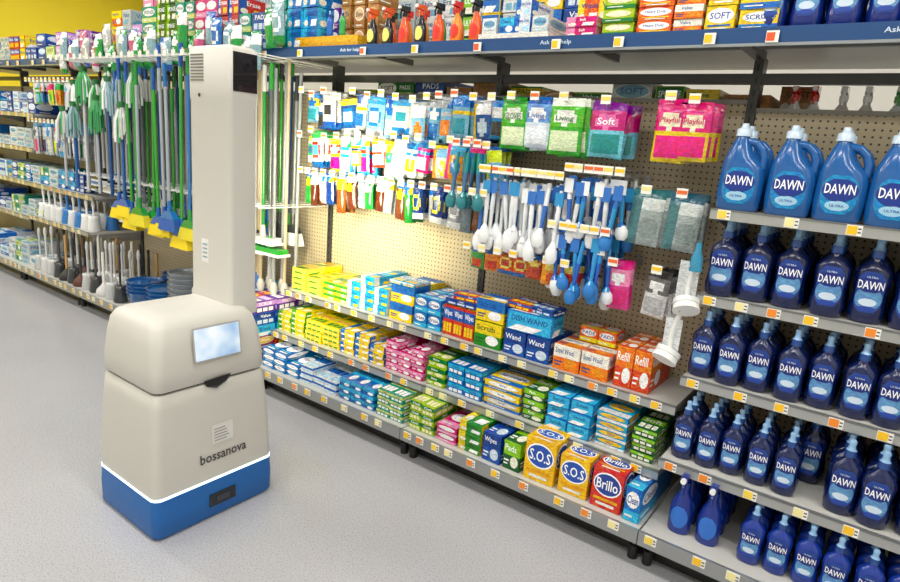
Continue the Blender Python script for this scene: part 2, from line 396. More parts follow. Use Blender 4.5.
# shelf B
b=MB(); z=.361; y=2.37
stack(b,-3.0,-2.75,y,z,.11,.16,.032,(3,4,5),P['yg'],'Sponge',mat=FILM)
stack(b,-2.74,-2.45,y,z,.11,.16,.032,(3,4,5),P['yy'],'Sponge',mat=FILM)
stack(b,-2.44,-2.1,y,z,.11,.16,.035,(3,4),P['yb'],'Scrub',mat=FILM)
stack(b,-2.09,-1.82,y,z,.09,.16,.04,(3,4),P['pk'],'Soft',mat=FILM)
stack(b,-1.80,-1.68,y,z,.12,.16,.05,3,P['gy'],mat=FILM)
stack(b,-1.67,-1.46,y,z,.1,.16,.05,3,P['cb'],'Scour',mat=FILM)
stack(b,-1.45,-1.24,y,z,.115,.16,.045,(3,4),P['yb'],'Sponge',0)
stack(b,-1.23,-1.12,y,z,.13,.16,.05,3,P['dg'],'Pads')
stack(b,-1.11,-.89,y,z,.115,.15,.055,(3,),P['cb'],'Scrub',4)
stack(b,-.87,-.73,y,z,.14,.14,.04,4,P['cy'],'Clean',0,mat=FILM)
stack(b,-.71,-.61,y,z,.10,.14,.035,4,P['dg'],'Soft',3,mat=FILM)
b.obj('sponge_packs')
# base
b=MB(); z=.171; y=2.22
stack(b,-2.95,-2.62,y,z,.11,.18,.04,(2,3),P['cb'],'Wipes',mat=FILM)
stack(b,-2.6,-2.3,y,z,.1,.18,.035,(2,3),P['wb'],'Cloth',mat=FILM)
stack(b,-2.28,-2.02,y,z,.09,.18,.04,(3,),P['cb'],'Cloth',mat=FILM)
stack(b,-2.0,-1.82,y,z,.09,.18,.035,4,P['tg'],'Towel',mat=FILM)
stack(b,-1.78,-1.62,y,z,.08,.18,.05,3,P['gy'],'Cloth',mat=FILM)
stack(b,-1.6,-1.48,y,z,.12,.18,.045,2,P['pk'],'Swipe',mat=FILM)
stack(b,-1.47,-1.34,y,z,.13,.18,.05,3,P['gr'],'Scour',1,mat=FILM)
stack(b,-1.33,-1.23,y,z,.1,.18,.14,1,P['bl'],'Wipes',5)
stack(b,-1.22,-1.13,y,z,.1,.18,.14,1,P['dg'],'Pads',5)
stack(b,-1.115,-.965,y,z,.145,.13,.20,1,P['so'],'S.O.S',2)
stack(b,-.95,-.815,y,z,.13,.13,.175,1,P['so'],'S.O.S',2)
stack(b,-.80,-.665,y,z,.13,.13,.18,1,P['br'],'Brillo',2)
stack(b,-.65,-.585,y,z,.06,.2,.15,1,P['cb'],'Clean',0)
b.obj('scouring_pad_boxes')

# hanging goods
def hangrow(b,x,ztop,w,h,d,cf,n=4,yf=2.48,mat=FILM,nx=8,nz=11):
    hookrod(b,x,ztop-.02,yf=yf-.02)
    yf+=R.uniform(0,.05)
    for k in range(n):
        pillow(b,x+R.uniform(-.01,.01),yf+.012+k*max(d,.022)+.01,ztop+R.uniform(-.006,.004),w,h,d,cf,nx,nz,mat,rot=R.uniform(-.2,.2))
b=MB()
def label(b,x,zt,w,y,s,col,h=.03): 
    ftext(b,Fr((x,y,zt),(1,0,0),(0,0,1),(0,-1,0)),s,0,0,w,h,col,.0)
big=[(-1.50,1.80,.14,.23,cf_bag('#3fa53a','#2d8a2f','#f2f6e8','#58b848','#e3efc8',0),'GLOVES','#17632b'),
(-1.38,1.80,.13,.22,cf_bag('#d9e6f2','#2f62b0','#ffffff','#7aa4da','#eef4fa',0),'Living','#1f4f9c'),
(-1.24,1.80,.16,.24,cf_bag('#47aa3d','#eef4e4','#f7f9f0','#66bd4a','#ddecc4',0),'Living','#17632b'),
(-1.05,1.79,.15,.22,cf_bag('#7ec8d8','#7d2b8c','#f28bc0','#c8307c','#2f8f8c',0),'Soft','#ffffff'),
(-.79,1.81,.12,.24,cf_bag('#e2c63c','#d52b74','#f8f0d0','#e0508c','#e83f84',0),'Playful','#c61a64'),
(-.70,1.80,.12,.22,cf_bag('#e2c63c','#d52b74','#f8f0d0','#e0508c','#e83f84',0),'Playful','#c61a64')]
for x,zt,w,h,cf,t,tc in big:
    hookrod(b,x,zt-.02,yf=2.46)
    for k in range(5): pillow(b,x+R.uniform(-.014,.014)*(k>0),2.502+k*.035,zt+R.uniform(-.006,.004),w,h,.035,cf,12,14,FILM,rot=0 if k==0 else R.uniform(-.2,.2),roll=0 if k==0 else None)
    label(b,x,zt-h*.36,w*.62,2.4805,t,tc,.028)
for x,c1,c2,h in ((-.83,'#8f9c98','#17686f',.23),(-.69,'#98a49c','#17586f',.23)):
    hangrow(b,x,1.45,.13,h,.035,cf_bag('#a9b4b2',c2,'#dfe6e2','#4f7c80','#8d9a98',2),4,nx=12,nz=14)
hangrow(b,-.925,1.14,.10,.21,.03,cf_bag('#e05a96','#d83a84','#ffffff','#f098bc','#d8307c',0),3,nx=10,nz=12)
hangrow(b,-.74,1.14,.10,.20,.03,cf_bag('#dfdfdd','#222222','#eeeeee','#6a6a6a','#b8b8b8',0),3,nx=10,nz=12)
b.obj('hanging_glove_packs')
# left part rows
b=MB()
cols=['#e9eef0','#4f9ad6','#8fc3e6','#f3f3ee','#2f7fc8','#d9e84a','#f0a030','#e84f8c','#3fae5a','#1f3f6c','#d8d8d0','#67b8dc','#c8402a','#2f6f8c']
def rc(): return R.choice(cols)
x=-2.96
while x<-1.6:
    w=R.uniform(.07,.14); hangrow(b,x+w/2,1.80+R.uniform(-.03,.01),w,R.uniform(.15,.22),.035,cf_bag(R.choice(['#7fb0ca','#2f80b8','#b8b8b2','#1f4f8c']),R.choice(['#2f7fc8','#a9aeb0','#1f4f9c']),R.choice(['#e8e8e8','#2b6cb8']),R.choice(['#4c90c0','#b8bec0','#e8c83a']),R.choice(['#2a6cb4','#b8c8d0','#29282a','#3c90a0','#e07a1a'])),4); x+=w+.002
x=-2.96
while x<-1.62:
    w=R.uniform(.06,.12); hangrow(b,x+w/2,1.585+R.uniform(-.03,.01),w,R.uniform(.15,.22),.035,cf_bag(rc(),R.choice(['#d0d4d0','#2f5f9c','#e8c83a']),rc(),rc(),rc()),4); x+=w+.002
x=-2.94
while x<-1.62:
    w=R.uniform(.05,.09); c=R.choice(['#6a3a1c','#7c4a24','#6c7c84','#1b3a7c','#a9acb0','#2f8c3a','#5a2a14'])
    hangrow(b,x+w/2,1.355,w,R.uniform(.17,.22),.035,cf_bag(c,R.choice(['#eef0ee','#2f6fc0']),R.choice(['#ffffff','#f0e040']),c,c),4); x+=w+.006
x=-1.72
for c in ('#3f9c4a','#f08a2a','#e8642a','#d8502a','#c85a2a','#f0a040','#d83a2a'):
    hangrow(b,x+.05,1.095,.085,.115,.03,cf_bag(c,'#2a66b0','#f6e27a',c,'#c8401c'),3); x+=.088
b.obj('hanging_sponge_packs')

# dish brushes
def dishbrush(b,x,y,zt,h,c1,c2,head='#e4e8e8',tx=0,ty=0,card=None):
    def q(f): return (x+tx*f*h,y+ty*f*h,zt-f*h)
    cyl(b,q(0),q(.35),.008,c1,GLOSS,8,.012); cyl(b,q(.35),q(.7),.012,c2,GLOSS,8,.008)
    cyl(b,q(.7),q(.78),.008,c1,GLOSS,8,.022)
    p=q(1); loft(b,p[0],p[1],p[2],[(0,0,.018,.014),(h*.07,0,.029,.022),(h*.18,0,.027,.022),(h*.25,0,.012,.012)],head,MATTE,12)
    if card: 
        a=q(.12); box(b,a[0]-.02,a[0]+.02,a[1]-.012,a[1]-.010,a[2]-.03,a[2]+.03,card,PLAIN)
def brushfield(b,x0,x1,st,z,h,n,C1,C2,HD):
    x=x0
    while x<x1:
        hookrod(b,x,z+.01,yf=2.45)
        for k in range(n):
            dishbrush(b,x+R.uniform(-.014,.014),2.47+k*.058,z+R.uniform(-.04,0),h*R.uniform(.85,1.08),R.choice(C1),R.choice(C2),R.choice(HD),R.uniform(-.12,.12),R.uniform(-.1,.1),R.choice([None,'#2f6fc0','#e8ecee','#2a90c8']))
        x+=st*R.uniform(.85,1.15)
b=MB()
brushfield(b,-1.62,-1.2,.040,1.44,.32,5,['#eceeee','#e2e8ec','#eceeee'],['#e6eaec','#e6eaec','#e6eaec','#2f6fc0'],['#f0f2f2'])
brushfield(b,-1.17,-.9,.045,1.48,.27,5,['#1f6fc0','#eceeee','#eceeee'],['#2a66c0','#e2e4e4','#2a90c8'],['#eceeee','#2a7cc8'])
brushfield(b,-1.22,-.95,.05,1.23,.28,4,['#1a5fb8','#2a90d0'],['#2a90d0','#1f5fc0'],['#e6ecf0','#e6ecf0','#2a7cc8'])
for x in (-1.64,-1.70,-1.76):
    hookrod(b,x,1.56,yf=2.43)
    for k in range(3): dishbrush(b,x,2.445+k*.055,1.54,.27,'#1f8a8c','#3f6f9c','#2a8088',R.uniform(-.1,.1))
b.obj('dish_brushes')
# scrub brushes on side clip
b=MB()
def roundbrush(b,p,r,h,col,ang):
    p=Vector(p); d=Vector((math.sin(ang),-.55,-math.cos(ang)*.8)).normalized()
    cyl(b,p,p+d*.02,r,col,GLOSS,18); cyl(b,p+d*.02,p+d*.045,r*.92,'#f2f2ee',MATTE,18,r*1.02)
    tube(b,[p+Vector((0,.005,0)),p+Vector((-.006,.015,h*.35)),p+Vector((.004,.02,h*.75)),p+Vector((.012,.02,h))],.011,col,GLOSS,10)
    cyl(b,p+Vector((.012,.02,h)),p+Vector((.014,.02,h+.03)),.014,col,GLOSS,10)
zz=1.17
cyl(b,(-.60,2.38,zz+.02),(-.60,2.79,zz+.02),.003,'#c8c8c8',METAL,6); cyl(b,(-.61,2.38,zz-.16),(-.61,2.79,zz-.16),.003,'#c8c8c8',METAL,6)
roundbrush(b,(-.60,2.42,zz-.12),.05,.15,'#e4e6e3',.25)
roundbrush(b,(-.63,2.41,zz-.33),.05,.15,'#e4e6e3',-.2)
box(b,-.65,-.575,2.44,2.443,zz-.13,zz+.03,'#dfe3e4',FILM)
box(b,-.665,-.60,2.425,2.428,zz-.33,zz-.2,'#dfe3e4',FILM)
loft(b,-.585,2.41,zz-.0,[(0,0,.024,.02),(.05,0,.022,.02),(.08,0,.012,.012),(.11,0,.010,.010)],'#2f8cb0',GLOSS,12)
b.obj('scrub_brushes')

# ---------------------------------------------------------------- bottles
def prof(secs,z):
    for a,c in zip(secs,secs[1:]):
        if a[0]<=z<=c[0]:
            t=(z-a[0])/(c[0]-a[0]+1e-9); return tuple(a[i]+(c[i]-a[i])*t for i in range(1,4))
    return secs[-1][1:]
def wrap(b,x,y,z,secs,sx,sz,pts,fs,col,mat=PLAIN,eps=.001):
    vs=[]
    for a,zz in pts:
        cx,rx,ry=prof(secs,zz); t=a/rx; vs.append((x+(cx+(rx+eps)*math.sin(t))*sx,y-(ry+eps)*math.cos(t)*sx,z+zz*sz))
    b.add(vs,fs,mat,col,True)
def wrapell(b,x,y,z,secs,sx,sz,cz,ra,rz,col,eps=.0008,nz=7,na=8,power=2,mat=PLAIN):
    pts=[];fs=[]
    for j in range(nz+1):
        v=-1+2*j/nz; hw=ra*max(.12,(1-abs(v)**power))**(1/power)
        for i in range(na+1): pts.append((hw*(-1+2*i/na),cz+v*rz))
    for j in range(nz):
        for i in range(na):
            a=j*(na+1)+i; fs.append((a,a+1,a+na+2,a+na+1))
    wrap(b,x,y,z,secs,sx,sz,pts,fs,col,mat,eps)
def wraptext(b,x,y,z,secs,sx,sz,s,cz,w,h,col,eps=.0022):
    vs,fs,asp=textmesh(s); wrap(b,x,y,z,secs,sx,sz,[(a*w,cz+c*h) for a,c in vs],fs,col,PLAIN,eps)
SB=[(0,0,.034,.022),(.006,0,.041,.027),(.04,0,.045,.029),(.07,0,.042,.028),(.095,0,.0395,.027),(.125,0,.043,.029),(.15,0,.0455,.03),(.168,0,.044,.029),(.182,0,.037,.026),(.196,0,.024,.02),(.206,0,.015,.015),(.222,0,.0135,.0135)]
CAP0=[(.212,0,.0165,.0165),(.236,0,.0165,.0165)]
CAP=[(.236,0,.0155,.0155),(.242,0,.011,.011),(.252,0,.009,.009),(.268,0,.011,.011),(.273,0,.007,.007)]
def bottle(b,x,y,z,s=1,sx=None,front=True,col='#05164a',cap='#86aed4'):
    sx=sx or s
    loft(b,x,y,z,SB,col,GLOSS,18,sx,s); loft(b,x,y,z,CAP0,'#1c4488',GLOSS,12,sx,s); loft(b,x,y,z,CAP,cap,GLOSS,12,sx,s)
    if front:
        wrapell(b,x,y,z,SB,sx,s,.103,.038,.066,'#123a8c',power=3)
        wrapell(b,x,y,z,SB,sx,s,.083,.035,.038,'#6f9cc8',.0013,mat=PRINT)
        wrapell(b,x,y,z,SB,sx,s,.070,.022,.012,'#c8d8e6',.0018,nz=5,na=5)
        wrapell(b,x,y,z,SB,sx,s,.050,.028,.008,'#1a3f9c',.0018,nz=3,na=5)
        wrapell(b,x,y,z,SB,sx,s,.126,.038,.023,'#0b2478',.0018)
        wraptext(b,x,y,z,SB,sx,s,'DAWN',.126,.064,.027,'#ffffff')
        wraptext(b,x,y,z,SB,sx,s,'ULTRA',.152,.025,.006,'#c8d8e6')
def deeprow(b,xs,yf,z,s,sx,pitchy=.07,n=4,**k):
    for x in xs:
        dy=R.uniform(0,.018)
        for j in range(n):
            bottle(b,x+R.uniform(-.005,.005),yf+.035+dy+j*pitchy,z+.001,s,sx,front=j<2,**k)
JB=[(0,0,.062,.036),(.008,0,.071,.043),(.06,0,.075,.046),(.12,0,.074,.045),(.155,-.002,.07,.044),(.185,-.014,.052,.04),(.21,-.018,.038,.034),(.235,-.018,.03,.028),(.25,-.018,.022,.022),(.262,-.018,.02,.02)]
def jug(b,x,y,z,s=1,front=True,col='#145a9e'):
    loft(b,x,y,z,JB,col,GLOSS,24,s,s)
    loft(b,x,y,z,[(.258,-.018,.026,.026),(.282,-.018,.025,.025),(.286,-.018,.014,.014),(.302,-.018,.011,.011)],'#c3d6e6',GLOSS,16,s,s)
    P_=[(-.0,.242),(.03,.236),(.052,.215),(.062,.185),(.060,.15)]
    pts=[Vector((x+a*s,y,z+c*s)) for a,c in P_]
    tube(b,pts,.0135*s,col,GLOSS,10)
    for p in pts[1:-1]:
        loft(b,p.x,p.y,p.z-.0135*s,[(0,0,.002*s,.002*s),(.004*s,0,.0095*s,.0095*s),(.0135*s,0,.0135*s,.0135*s),(.023*s,0,.0095*s,.0095*s),(.027*s,0,.002*s,.002*s)],col,GLOSS,10)
    if front:
        wrapell(b,x,y,z,JB,s,s,.088,.058,.062,'#3a90c8',.0008,power=2.6,mat=PRINT); wrapell(b,x,y,z,JB,s,s,.102,.056,.036,'#0d2f86',.0014)
        wraptext(b,x,y,z,JB,s,s,'DAWN',.106,.09,.032,'#ffffff'); wrapell(b,x,y,z,JB,s,s,.052,.036,.016,'#9fcce4',.0014,nz=4); wraptext(b,x,y,z,JB,s,s,'ULTRA',.052,.04,.008,'#123c9c')
def trigger(b,x,y,z,body,head,liq=None,h=.2,s=1):
    S=[(0,0,.036,.028),(.01,0,.04,.03),(.09,0,.04,.03),(.13,0,.03,.024),(.16,0,.014,.014),(.175,0,.013,.013)]
    loft(b,x,y,z,S,body,GLOSS,14,s,s)
    wrapell(b,x,y,z,S,s,s,.065,.032,.04,liq or '#f2f4f6')
    cyl(b,(x,y,z+.17*s),(x,y,z+.195*s),.017*s,head,GLOSS,10)
    b.add([(x-.013*s,y+.035*s,z+.195*s),(x+.013*s,y+.035*s,z+.195*s),(x+.013*s,y-.045*s,z+.205*s),(x-.013*s,y-.045*s,z+.205*s),
           (x-.012*s,y+.04*s,z+.235*s),(x+.012*s,y+.04*s,z+.235*s),(x+.011*s,y-.045*s,z+.228*s),(x-.011*s,y-.045*s,z+.228*s)],
          [(0,1,2,3),(7,6,5,4),(0,4,5,1),(1,5,6,2),(2,6,7,3),(3,7,4,0)],GLOSS,head)
    cyl(b,(x,y-.045*s,z+.217*s),(x,y-.058*s,z+.217*s),.010*s,'#f0f0f0',GLOSS,8)
    tube(b,[(x,y-.028*s,z+.205*s),(x,y-.042*s,z+.185*s),(x,y-.038*s,z+.155*s)],.006*s,head,GLOSS,6)
b=MB()
for i in range(7):
    for j in range(2): jug(b,-.49+i*.155-(.01 if i==0 else 0),2.505+j*.115,1.411,1.04,front=j==0)
b.obj('dish_soap_jugs')
b=MB(); deeprow(b,[-.51+i*.119 for i in range(9)],2.46,1.08,1.06,1.22,.08,4); b.obj('dish_soap_bottles')
b=MB(); deeprow(b,[-.52+i*.104 for i in range(10)],2.43,.75,.98,1.08,.072,4); b.obj('dish_soap_bottles')
b=MB(); deeprow(b,[-.51+i*.09 for i in range(5)],2.32,.44,.86,.94,.068,4); deeprow(b,[0.02+i*.104 for i in range(5)],2.31,.44,.98,1.08,.07,5)
deeprow(b,[-.09],2.48,.44,.98,1.02,.07,3); b.obj('dish_soap_bottles')
b=MB()
for x in (-.455,-.35):
    for j in range(4): trigger(b,x,2.30+j*.095,.171,'#0e2c86','#142f80','#2f6fc8',s=1.08)
b.obj('soap_spray_bottles')
b=MB(); deeprow(b,[-.2+i*.088 for i in range(8)],2.24,.17,.82,.9,.066,5,col='#0e3290'); b.obj('dish_soap_bottles')

# ---------------------------------------------------------------- top shelf goods
b=MB(); z=2.041; y=2.47
x=-1.12; 
while x<-.58:
    w=R.uniform(.1,.15); stack(b,x,x+w,y,z,w,.16,R.choice([.05,.07,.09]),(3,4),P[R.choice(['or','ow','yb','yy','to','gy','gr'])],nd=2); x+=w+.006
stack(b,-1.28,-1.14,y,z,.14,.16,.04,(2,),P['pk'],'Soft',mat=FILM)
stack(b,-1.34,-1.13,y+.2,z,.1,.1,.1,(2,3),P['or'],nd=1)
box(b,-1.72,-1.36,y,y+.25,z,z+.03,'#e9e7df'); 
for i in range(4): stack(b,-1.71+i*.085,-1.63+i*.085,y+.01,z+.03,.08,.2,.07,(1,2),P[R.choice(['wb','cb','wt'])],nd=1)
for i in range(5): stack(b,-2.96+i*.1,-2.88+i*.1,y+.12,z,.09,.16,.12,(2,3),P[R.choice(['kr','kr','yb','pu','dg'])],nd=1)
box(b,-3.0,-2.5,y,y+.1,z,z+.06,'#e0a92c')
x=-3.0
while x<.55:
    w=R.uniform(.1,.18); stack(b,x,x+w,y+.42,z,w,.2,.11,(3,4,5),P[R.choice(['kr','wt','yb','or','bl','dg','rb'])],nd=1); x+=w+.01
b.obj('boxed_overstock')
b=MB()
for i in range(13):
    c=R.choice([('#e85a1c','#1a1a1a'),('#2f9c4a','#ffffff'),('#f08a1c','#e03020'),('#1f5fb8','#f0d020'),('#1a1a1a','#e85a1c')])
    trigger(b,-2.42+i*.055,2.5+(i%2)*.09,2.041,c[0],c[1],R.choice(['#f0e070','#ffffff','#e03020']),s=.8)
for i in range(4): bottle(b,-2.95+i*.1,2.5,2.101,.5,col=R.choice(['#1f5fb8','#2f9c4a']),front=False)
b.obj('spray_bottles')
b=MB(); deeprow(b,[-.5+i*.11 for i in range(10)],2.47,2.041,1.05,1.1,.08,3,col='#0a2678')
b.obj('dish_soap_bottles')
b=MB(); x=-2.95
while x<-.6:
    w=R.uniform(.12,.25); stack(b,x,x+w,2.90,1.691,w,.3,R.uniform(.09,.12),2,P[R.choice(['kr','kr','gr','wt','dg','bl','gy'])],nd=1); x+=w+.008
while x<.6:
    w=R.uniform(.12,.2); stack(b,x,x+w,3.04,1.691,w,.2,R.uniform(.1,.12),(1,2),P[R.choice(['kr','wt','bl','wb'])],nd=1); x+=w+.008
b.obj('stock_boxes')
b=MB()
for x,c in ((-.44,'#d8261c'),(-.37,'#d8261c'),(-.27,'#f2f2f2'),(-.19,'#f2f2f2'),(-.09,'#2f9c3a'),(-.02,'#2f9c3a'),(.08,'#2f9c3a'),(.18,'#d8261c')):
    trigger(b,x,2.95,1.691,'#e8eef0' if c!='#f2f2f2' else '#d8d8d8',c,c,s=.95)
b.obj('spray_bottles')

# ---------------------------------------------------------------- broom & mop sections
def broom(b,x,y,zb,zt,pc,hc,bc,w=.2,ang=0):
    cyl(b,(x,y,zb+.15),(x+ang,y,zt),.011,pc,GLOSS,8); cyl(b,(x+ang*.9,y,zt-.14),(x+ang,y,zt+.002),.0135,hc,GLOSS,8)
    cyl(b,(x,y,zb+.12),(x,y,zb+.2),.018,hc,GLOSS,8,.013)
    def fr(z0,z1,w0,w1,d0,d1,c,m):
        b.add([(x-w0/2,y-d0,z0),(x+w0/2,y-d0,z0),(x+w0/2,y+d0,z0),(x-w0/2,y+d0,z0),(x-w1/2,y-d1,z1),(x+w1/2,y-d1,z1),(x+w1/2,y+d1,z1),(x-w1/2,y+d1,z1)],
         [(3,2,1,0),(4,5,6,7),(0,1,5,4),(1,2,6,5),(2,3,7,6),(3,0,4,7)],m,c)
    fr(zb+.08,zb+.13,w*.8,w*.35,.022,.018,hc,GLOSS)
    n=7
    for i in range(n):
        x0=-w*.4+w*.8*i/n; x1=x0+w*.8/n
        f=1.25
        b.add([(x+x0*f,y-.03,zb+R.uniform(-.004,.004)),(x+x1*f,y-.03,zb),(x+x1*f,y+.03,zb),(x+x0*f,y+.03,zb),(x+x0,y-.02,zb+.08),(x+x1,y-.02,zb+.08),(x+x1,y+.02,zb+.08),(x+x0,y+.02,zb+.08)],
         [(3,2,1,0),(4,5,6,7),(0,1,5,4),(1,2,6,5),(2,3,7,6),(3,0,4,7)],MATTE,bc)
def mop(b,x,y,zb,zt,pc,sc_,up=False):
    cyl(b,(x,y,zb),(x,y,zt),.011,pc,GLOSS,8)
    zz=zt if up else zb+.22
    cyl(b,(x,y,zz-.02),(x,y,zz+.03),.02,'#2a7a3a',GLOSS,8,.03)
    for i in range(20):
        t=i*2*math.pi/20; r=.055*R.uniform(.5,1.25); l=.22*R.uniform(.8,1.2)
        p1=(x+r*math.cos(t),y+r*.7*math.sin(t),zz-l*.4); p2=(x+r*1.15*math.cos(t),y+r*.8*math.sin(t),zz-l)
        c=sc_ if R.random()<.75 else R.choice(['#3fae5a','#ffffff'])
        tube(b,[(x,y,zz+.02),p1,p2],.009,c,MATTE,5)
def flatmop(b,x,y,zb,zt,pc,hc):
    cyl(b,(x,y,zb+.05),(x,y,zt),.011,pc,GLOSS,8); cyl(b,(x,y,zt-.15),(x,y,zt+.002),.014,hc,GLOSS,8)
    box(b,x-.13,x+.13,y-.04,y+.04,zb,zb+.03,hc,GLOSS); box(b,x-.14,x+.14,y-.048,y+.048,zb-.015,zb,'#e9edee',MATTE)
    cyl(b,(x,y,zb+.03),(x,y,zb+.1),.02,hc,GLOSS,8,.012)
b=MB()
for x0,x1 in ((-5.44,-4.25),(-4.21,-3.03)):
    for zz,yy in ((1.98,2.2),(1.98,2.5),(1.12,2.3)):
        tube(b,[(x0,yy,zz),(x1,yy,zz)],.006,'#e8e8e4',PAINT,6)
    x=x0
    while x<=x1+.001:
        for zz,yf in ((1.98,2.14),(1.12,2.25)):
            tube(b,[(x,2.79,zz),(x,yf,zz),(x,yf-.006,zz+.03)],.004,'#e8e8e4',PAINT,6)
        box(b,x-.02,x+.02,2.132,2.135,1.965,2.0,'#f4f2ea'); x+=(x1-x0)/12
b.obj('wire_hanging_rack')
b=MB()
pcs=['#2f8c2a','#1f5fa8','#7a8084','#b9bcc0','#1f8a3a','#174f90','#c8cccc','#50565a','#b9bcc0']
for i in range(11):
    x=-4.72+i*.1
    hc,bc=R.choice([('#1558b0','#f0d41a'),('#1558b0','#f0d41a'),('#1558b0','#174fa0'),('#1f8e3a','#e0d02a'),('#1570b8','#2458a8')])
    broom(b,x,2.20+R.uniform(0,.06),.80+R.uniform(-.06,.08),2.0+R.uniform(-.12,.06),R.choice(['#35a030','#1f70b8','#35a030','#a8b0b8','#d0d4d8']),hc,bc,.21,R.uniform(-.03,.03))
for i in range(22):
    x=-4.75+i*.077
    flatmop(b,x,2.40+R.uniform(-.03,.03),.84+R.uniform(-.06,.10),1.95+R.uniform(-.2,.1),R.choice(pcs),R.choice(['#1f8c2a','#155fb0','#202428','#c8c8c4']))
for i in range(24):
    x=-4.75+i*.07
    broom(b,x,2.60+R.uniform(-.04,.04),.86,1.98+R.uniform(-.15,.15),R.choice(pcs),R.choice(['#2f9c3a','#1f6fd0','#303438']),R.choice(['#303438','#e8e8e4','#2f6fd0']),.16,R.uniform(-.03,.03))
b.obj('hanging_brooms')
b=MB()
for i in range(15):
    x=-3.66+i*.044
    cyl(b,(x,2.44+.05*(i%3),.62),(x+R.uniform(-.02,.03),2.44+.05*(i%3),1.98+R.uniform(-.1,.04)),.011,R.choice(['#9fa4a8','#c8cacb','#8e9296','#b9a888','#bfc3c6']),GLOSS,8)
    loft(b,x,2.44+.05*(i%3),.55,[(0,0,.02,.02),(.04,0,.032,.026),(.08,0,.016,.016)],R.choice(['#3a3f44','#2f6fc0','#b8b8b4']),GLOSS,10)
b.obj('mop_handles')
b=MB()
for i in range(12):
    mop(b,-5.55+i*.095,2.24+.05*(i%2),1.0,1.75+R.uniform(-.15,.18),R.choice(pcs),R.choice(['#c9cbc6','#3f985a','#8fb0b8','#d9dbd6']),up=True)
for i in range(16):
    x=-5.55+i*.065; flatmop(b,x,2.48,1.02+R.uniform(-.05,.05),1.98-R.uniform(0,.15),R.choice(['#8a9094','#b9bcc0','#484c50','#d0d4d4']),R.choice(['#1f6fc0','#c8c8c4','#202428']))
for i in range(16):
    x=-5.55+i*.065; cyl(b,(x,2.66,.9),(x,2.66,2.0),.011,R.choice(['#7a8084','#b9bcc0','#2f8c3a']),GLOSS,7)
    loft(b,x,2.66,.86,[(0,0,.03,.03),(.06,0,.03,.02)],'#303438',MATTE,8)
b.obj('hanging_mops')
b=MB()
for x,cs in ((-3.08,('bl','rb','cb','bl','pu')),(-3.19,('rb','cb','bl','bl','rb')),(-3.3,('bl','bl','cb','dg','bl')),(-3.41,('cb','bl','wb','bl','cb'))):
    for j in range(3):
        zz=.171
        for c in cs:
            h=.075; carton(b,x+R.uniform(-.004,.004),2.23+j*.16,zz,.1,.15,h,P[c],R.choice(WORDS),R,None,rot=R.uniform(-.04,.04)); zz+=h+.001
b.obj('mop_refill_boxes')
def bucket(b,x,y,z,r,h,col,n=3,dz=.03):
    for k in range(n):
        zz=z+k*dz
        S=[(0,0,r*.75,r*.75),(h,0,r,r),(h+.006,0,r*1.05,r*1.05),(h+.006,0,r*.95,r*.95),(h-.01,0,r*.93,r*.93)]
        loft(b,x,y,zz,S,col,GLOSS,20)
    t=[Vector((x+r*math.cos(a),y-r*.3*math.sin(a)-.01,z+n*dz+h-.03-math.sin(a)*r*.4)) for a in [math.pi*i/8 for i in range(9)]]
    tube(b,t,.003,'#b8b8b8',METAL,5)
b=MB()
for x,c,r in ((-3.66,'#7a7f86',.11),(-3.98,'#80868e',.125),(-4.27,'#1f5f9c',.13),(-4.56,'#1b5a9a',.13)):
    g=c[1]!='1'
    bucket(b,x,2.35,.171,r,.2 if g else .12,c,6 if g else 4,.035 if g else .028); bucket(b,x,2.63,.171,r,.2,c,2)
b.obj('stacked_buckets')
def tbrush(b,x,y,z,c,h=.4):
    S=[(0,0,.05,.05),(.01,0,.055,.055),(.1,0,.042,.042),(.13,0,.045,.045),(.132,0,.03,.03)]
    loft(b,x,y,z,S,c,GLOSS,14); cyl(b,(x,y,z+.12),(x,y,z+h),.009,c,GLOSS,7)
    loft(b,x,y,z+h-.01,[(0,0,.009,.009),(.03,0,.015,.015),(.07,0,.012,.012),(.085,0,.005,.005)],c,GLOSS,8)
def plunger(b,x,y,z,c,h=.45):
    S=[(0,0,.06,.06),(.01,0,.066,.066),(.05,0,.055,.055),(.08,0,.025,.025),(.1,0,.014,.014)]
    loft(b,x,y,z,S,c,MATTE,14); cyl(b,(x,y,z+.09),(x,y,z+h),.011,R.choice(['#c79a5c','#f0f0ec','#2f2f33']),GLOSS,7)
b=MB()
for i in range(12):
    for j in range(3):
        x=-4.79-i*.135; y=2.27+j*.15
        if R.random()<.65: tbrush(b,x,y,.171,R.choice(['#d8d9d7','#c6c8c8','#d8d9d7','#3a3d40']),R.uniform(.3,.4))
        else: plunger(b,x,y,.171,R.choice(['#2a2a2c','#5c2f24','#d0d0ce','#2a2a2c']),R.uniform(.34,.44))
b.obj('toilet_brushes_and_plungers')
b=MB()
for i in range(9): 
    for j in range(2): tbrush(b,-5.52-i*.125,2.42+j*.15,.621,R.choice(['#f2f3f1','#e6e8e8','#2f7fc8']),.2)
b.obj('toilet_brushes')
b=MB(); x=-6.3
for zz,yf,hh in ((.171,2.24,.1),(.601,2.38,.08),(.921,2.43,.08),(1.241,2.45,.09),(1.561,2.47,.1)):
    x=-9.1
    while x<-5.5:
        if x>-6.47+(.15 if zz<.3 else 0): break
        w=R.uniform(.12,.22)
        if x+w>-6.68 and zz>1.0: break
        stack(b,x,x+w,yf,zz,w,.16,hh,(1,2),P[R.choice(['wb','wt','wt','cb','bl','wb','bl','tg','cy'])],nd=2); x+=w+.01
x=-6.6
while x<-5.75:
    w=R.uniform(.12,.2); stack(b,x,x+w,2.43,.921,w,.16,.08,(1,2),P[R.choice(['wb','wt','cb','bl'])],nd=1); x+=w+.01
b.obj('cleaning_supply_packs')
b=MB()
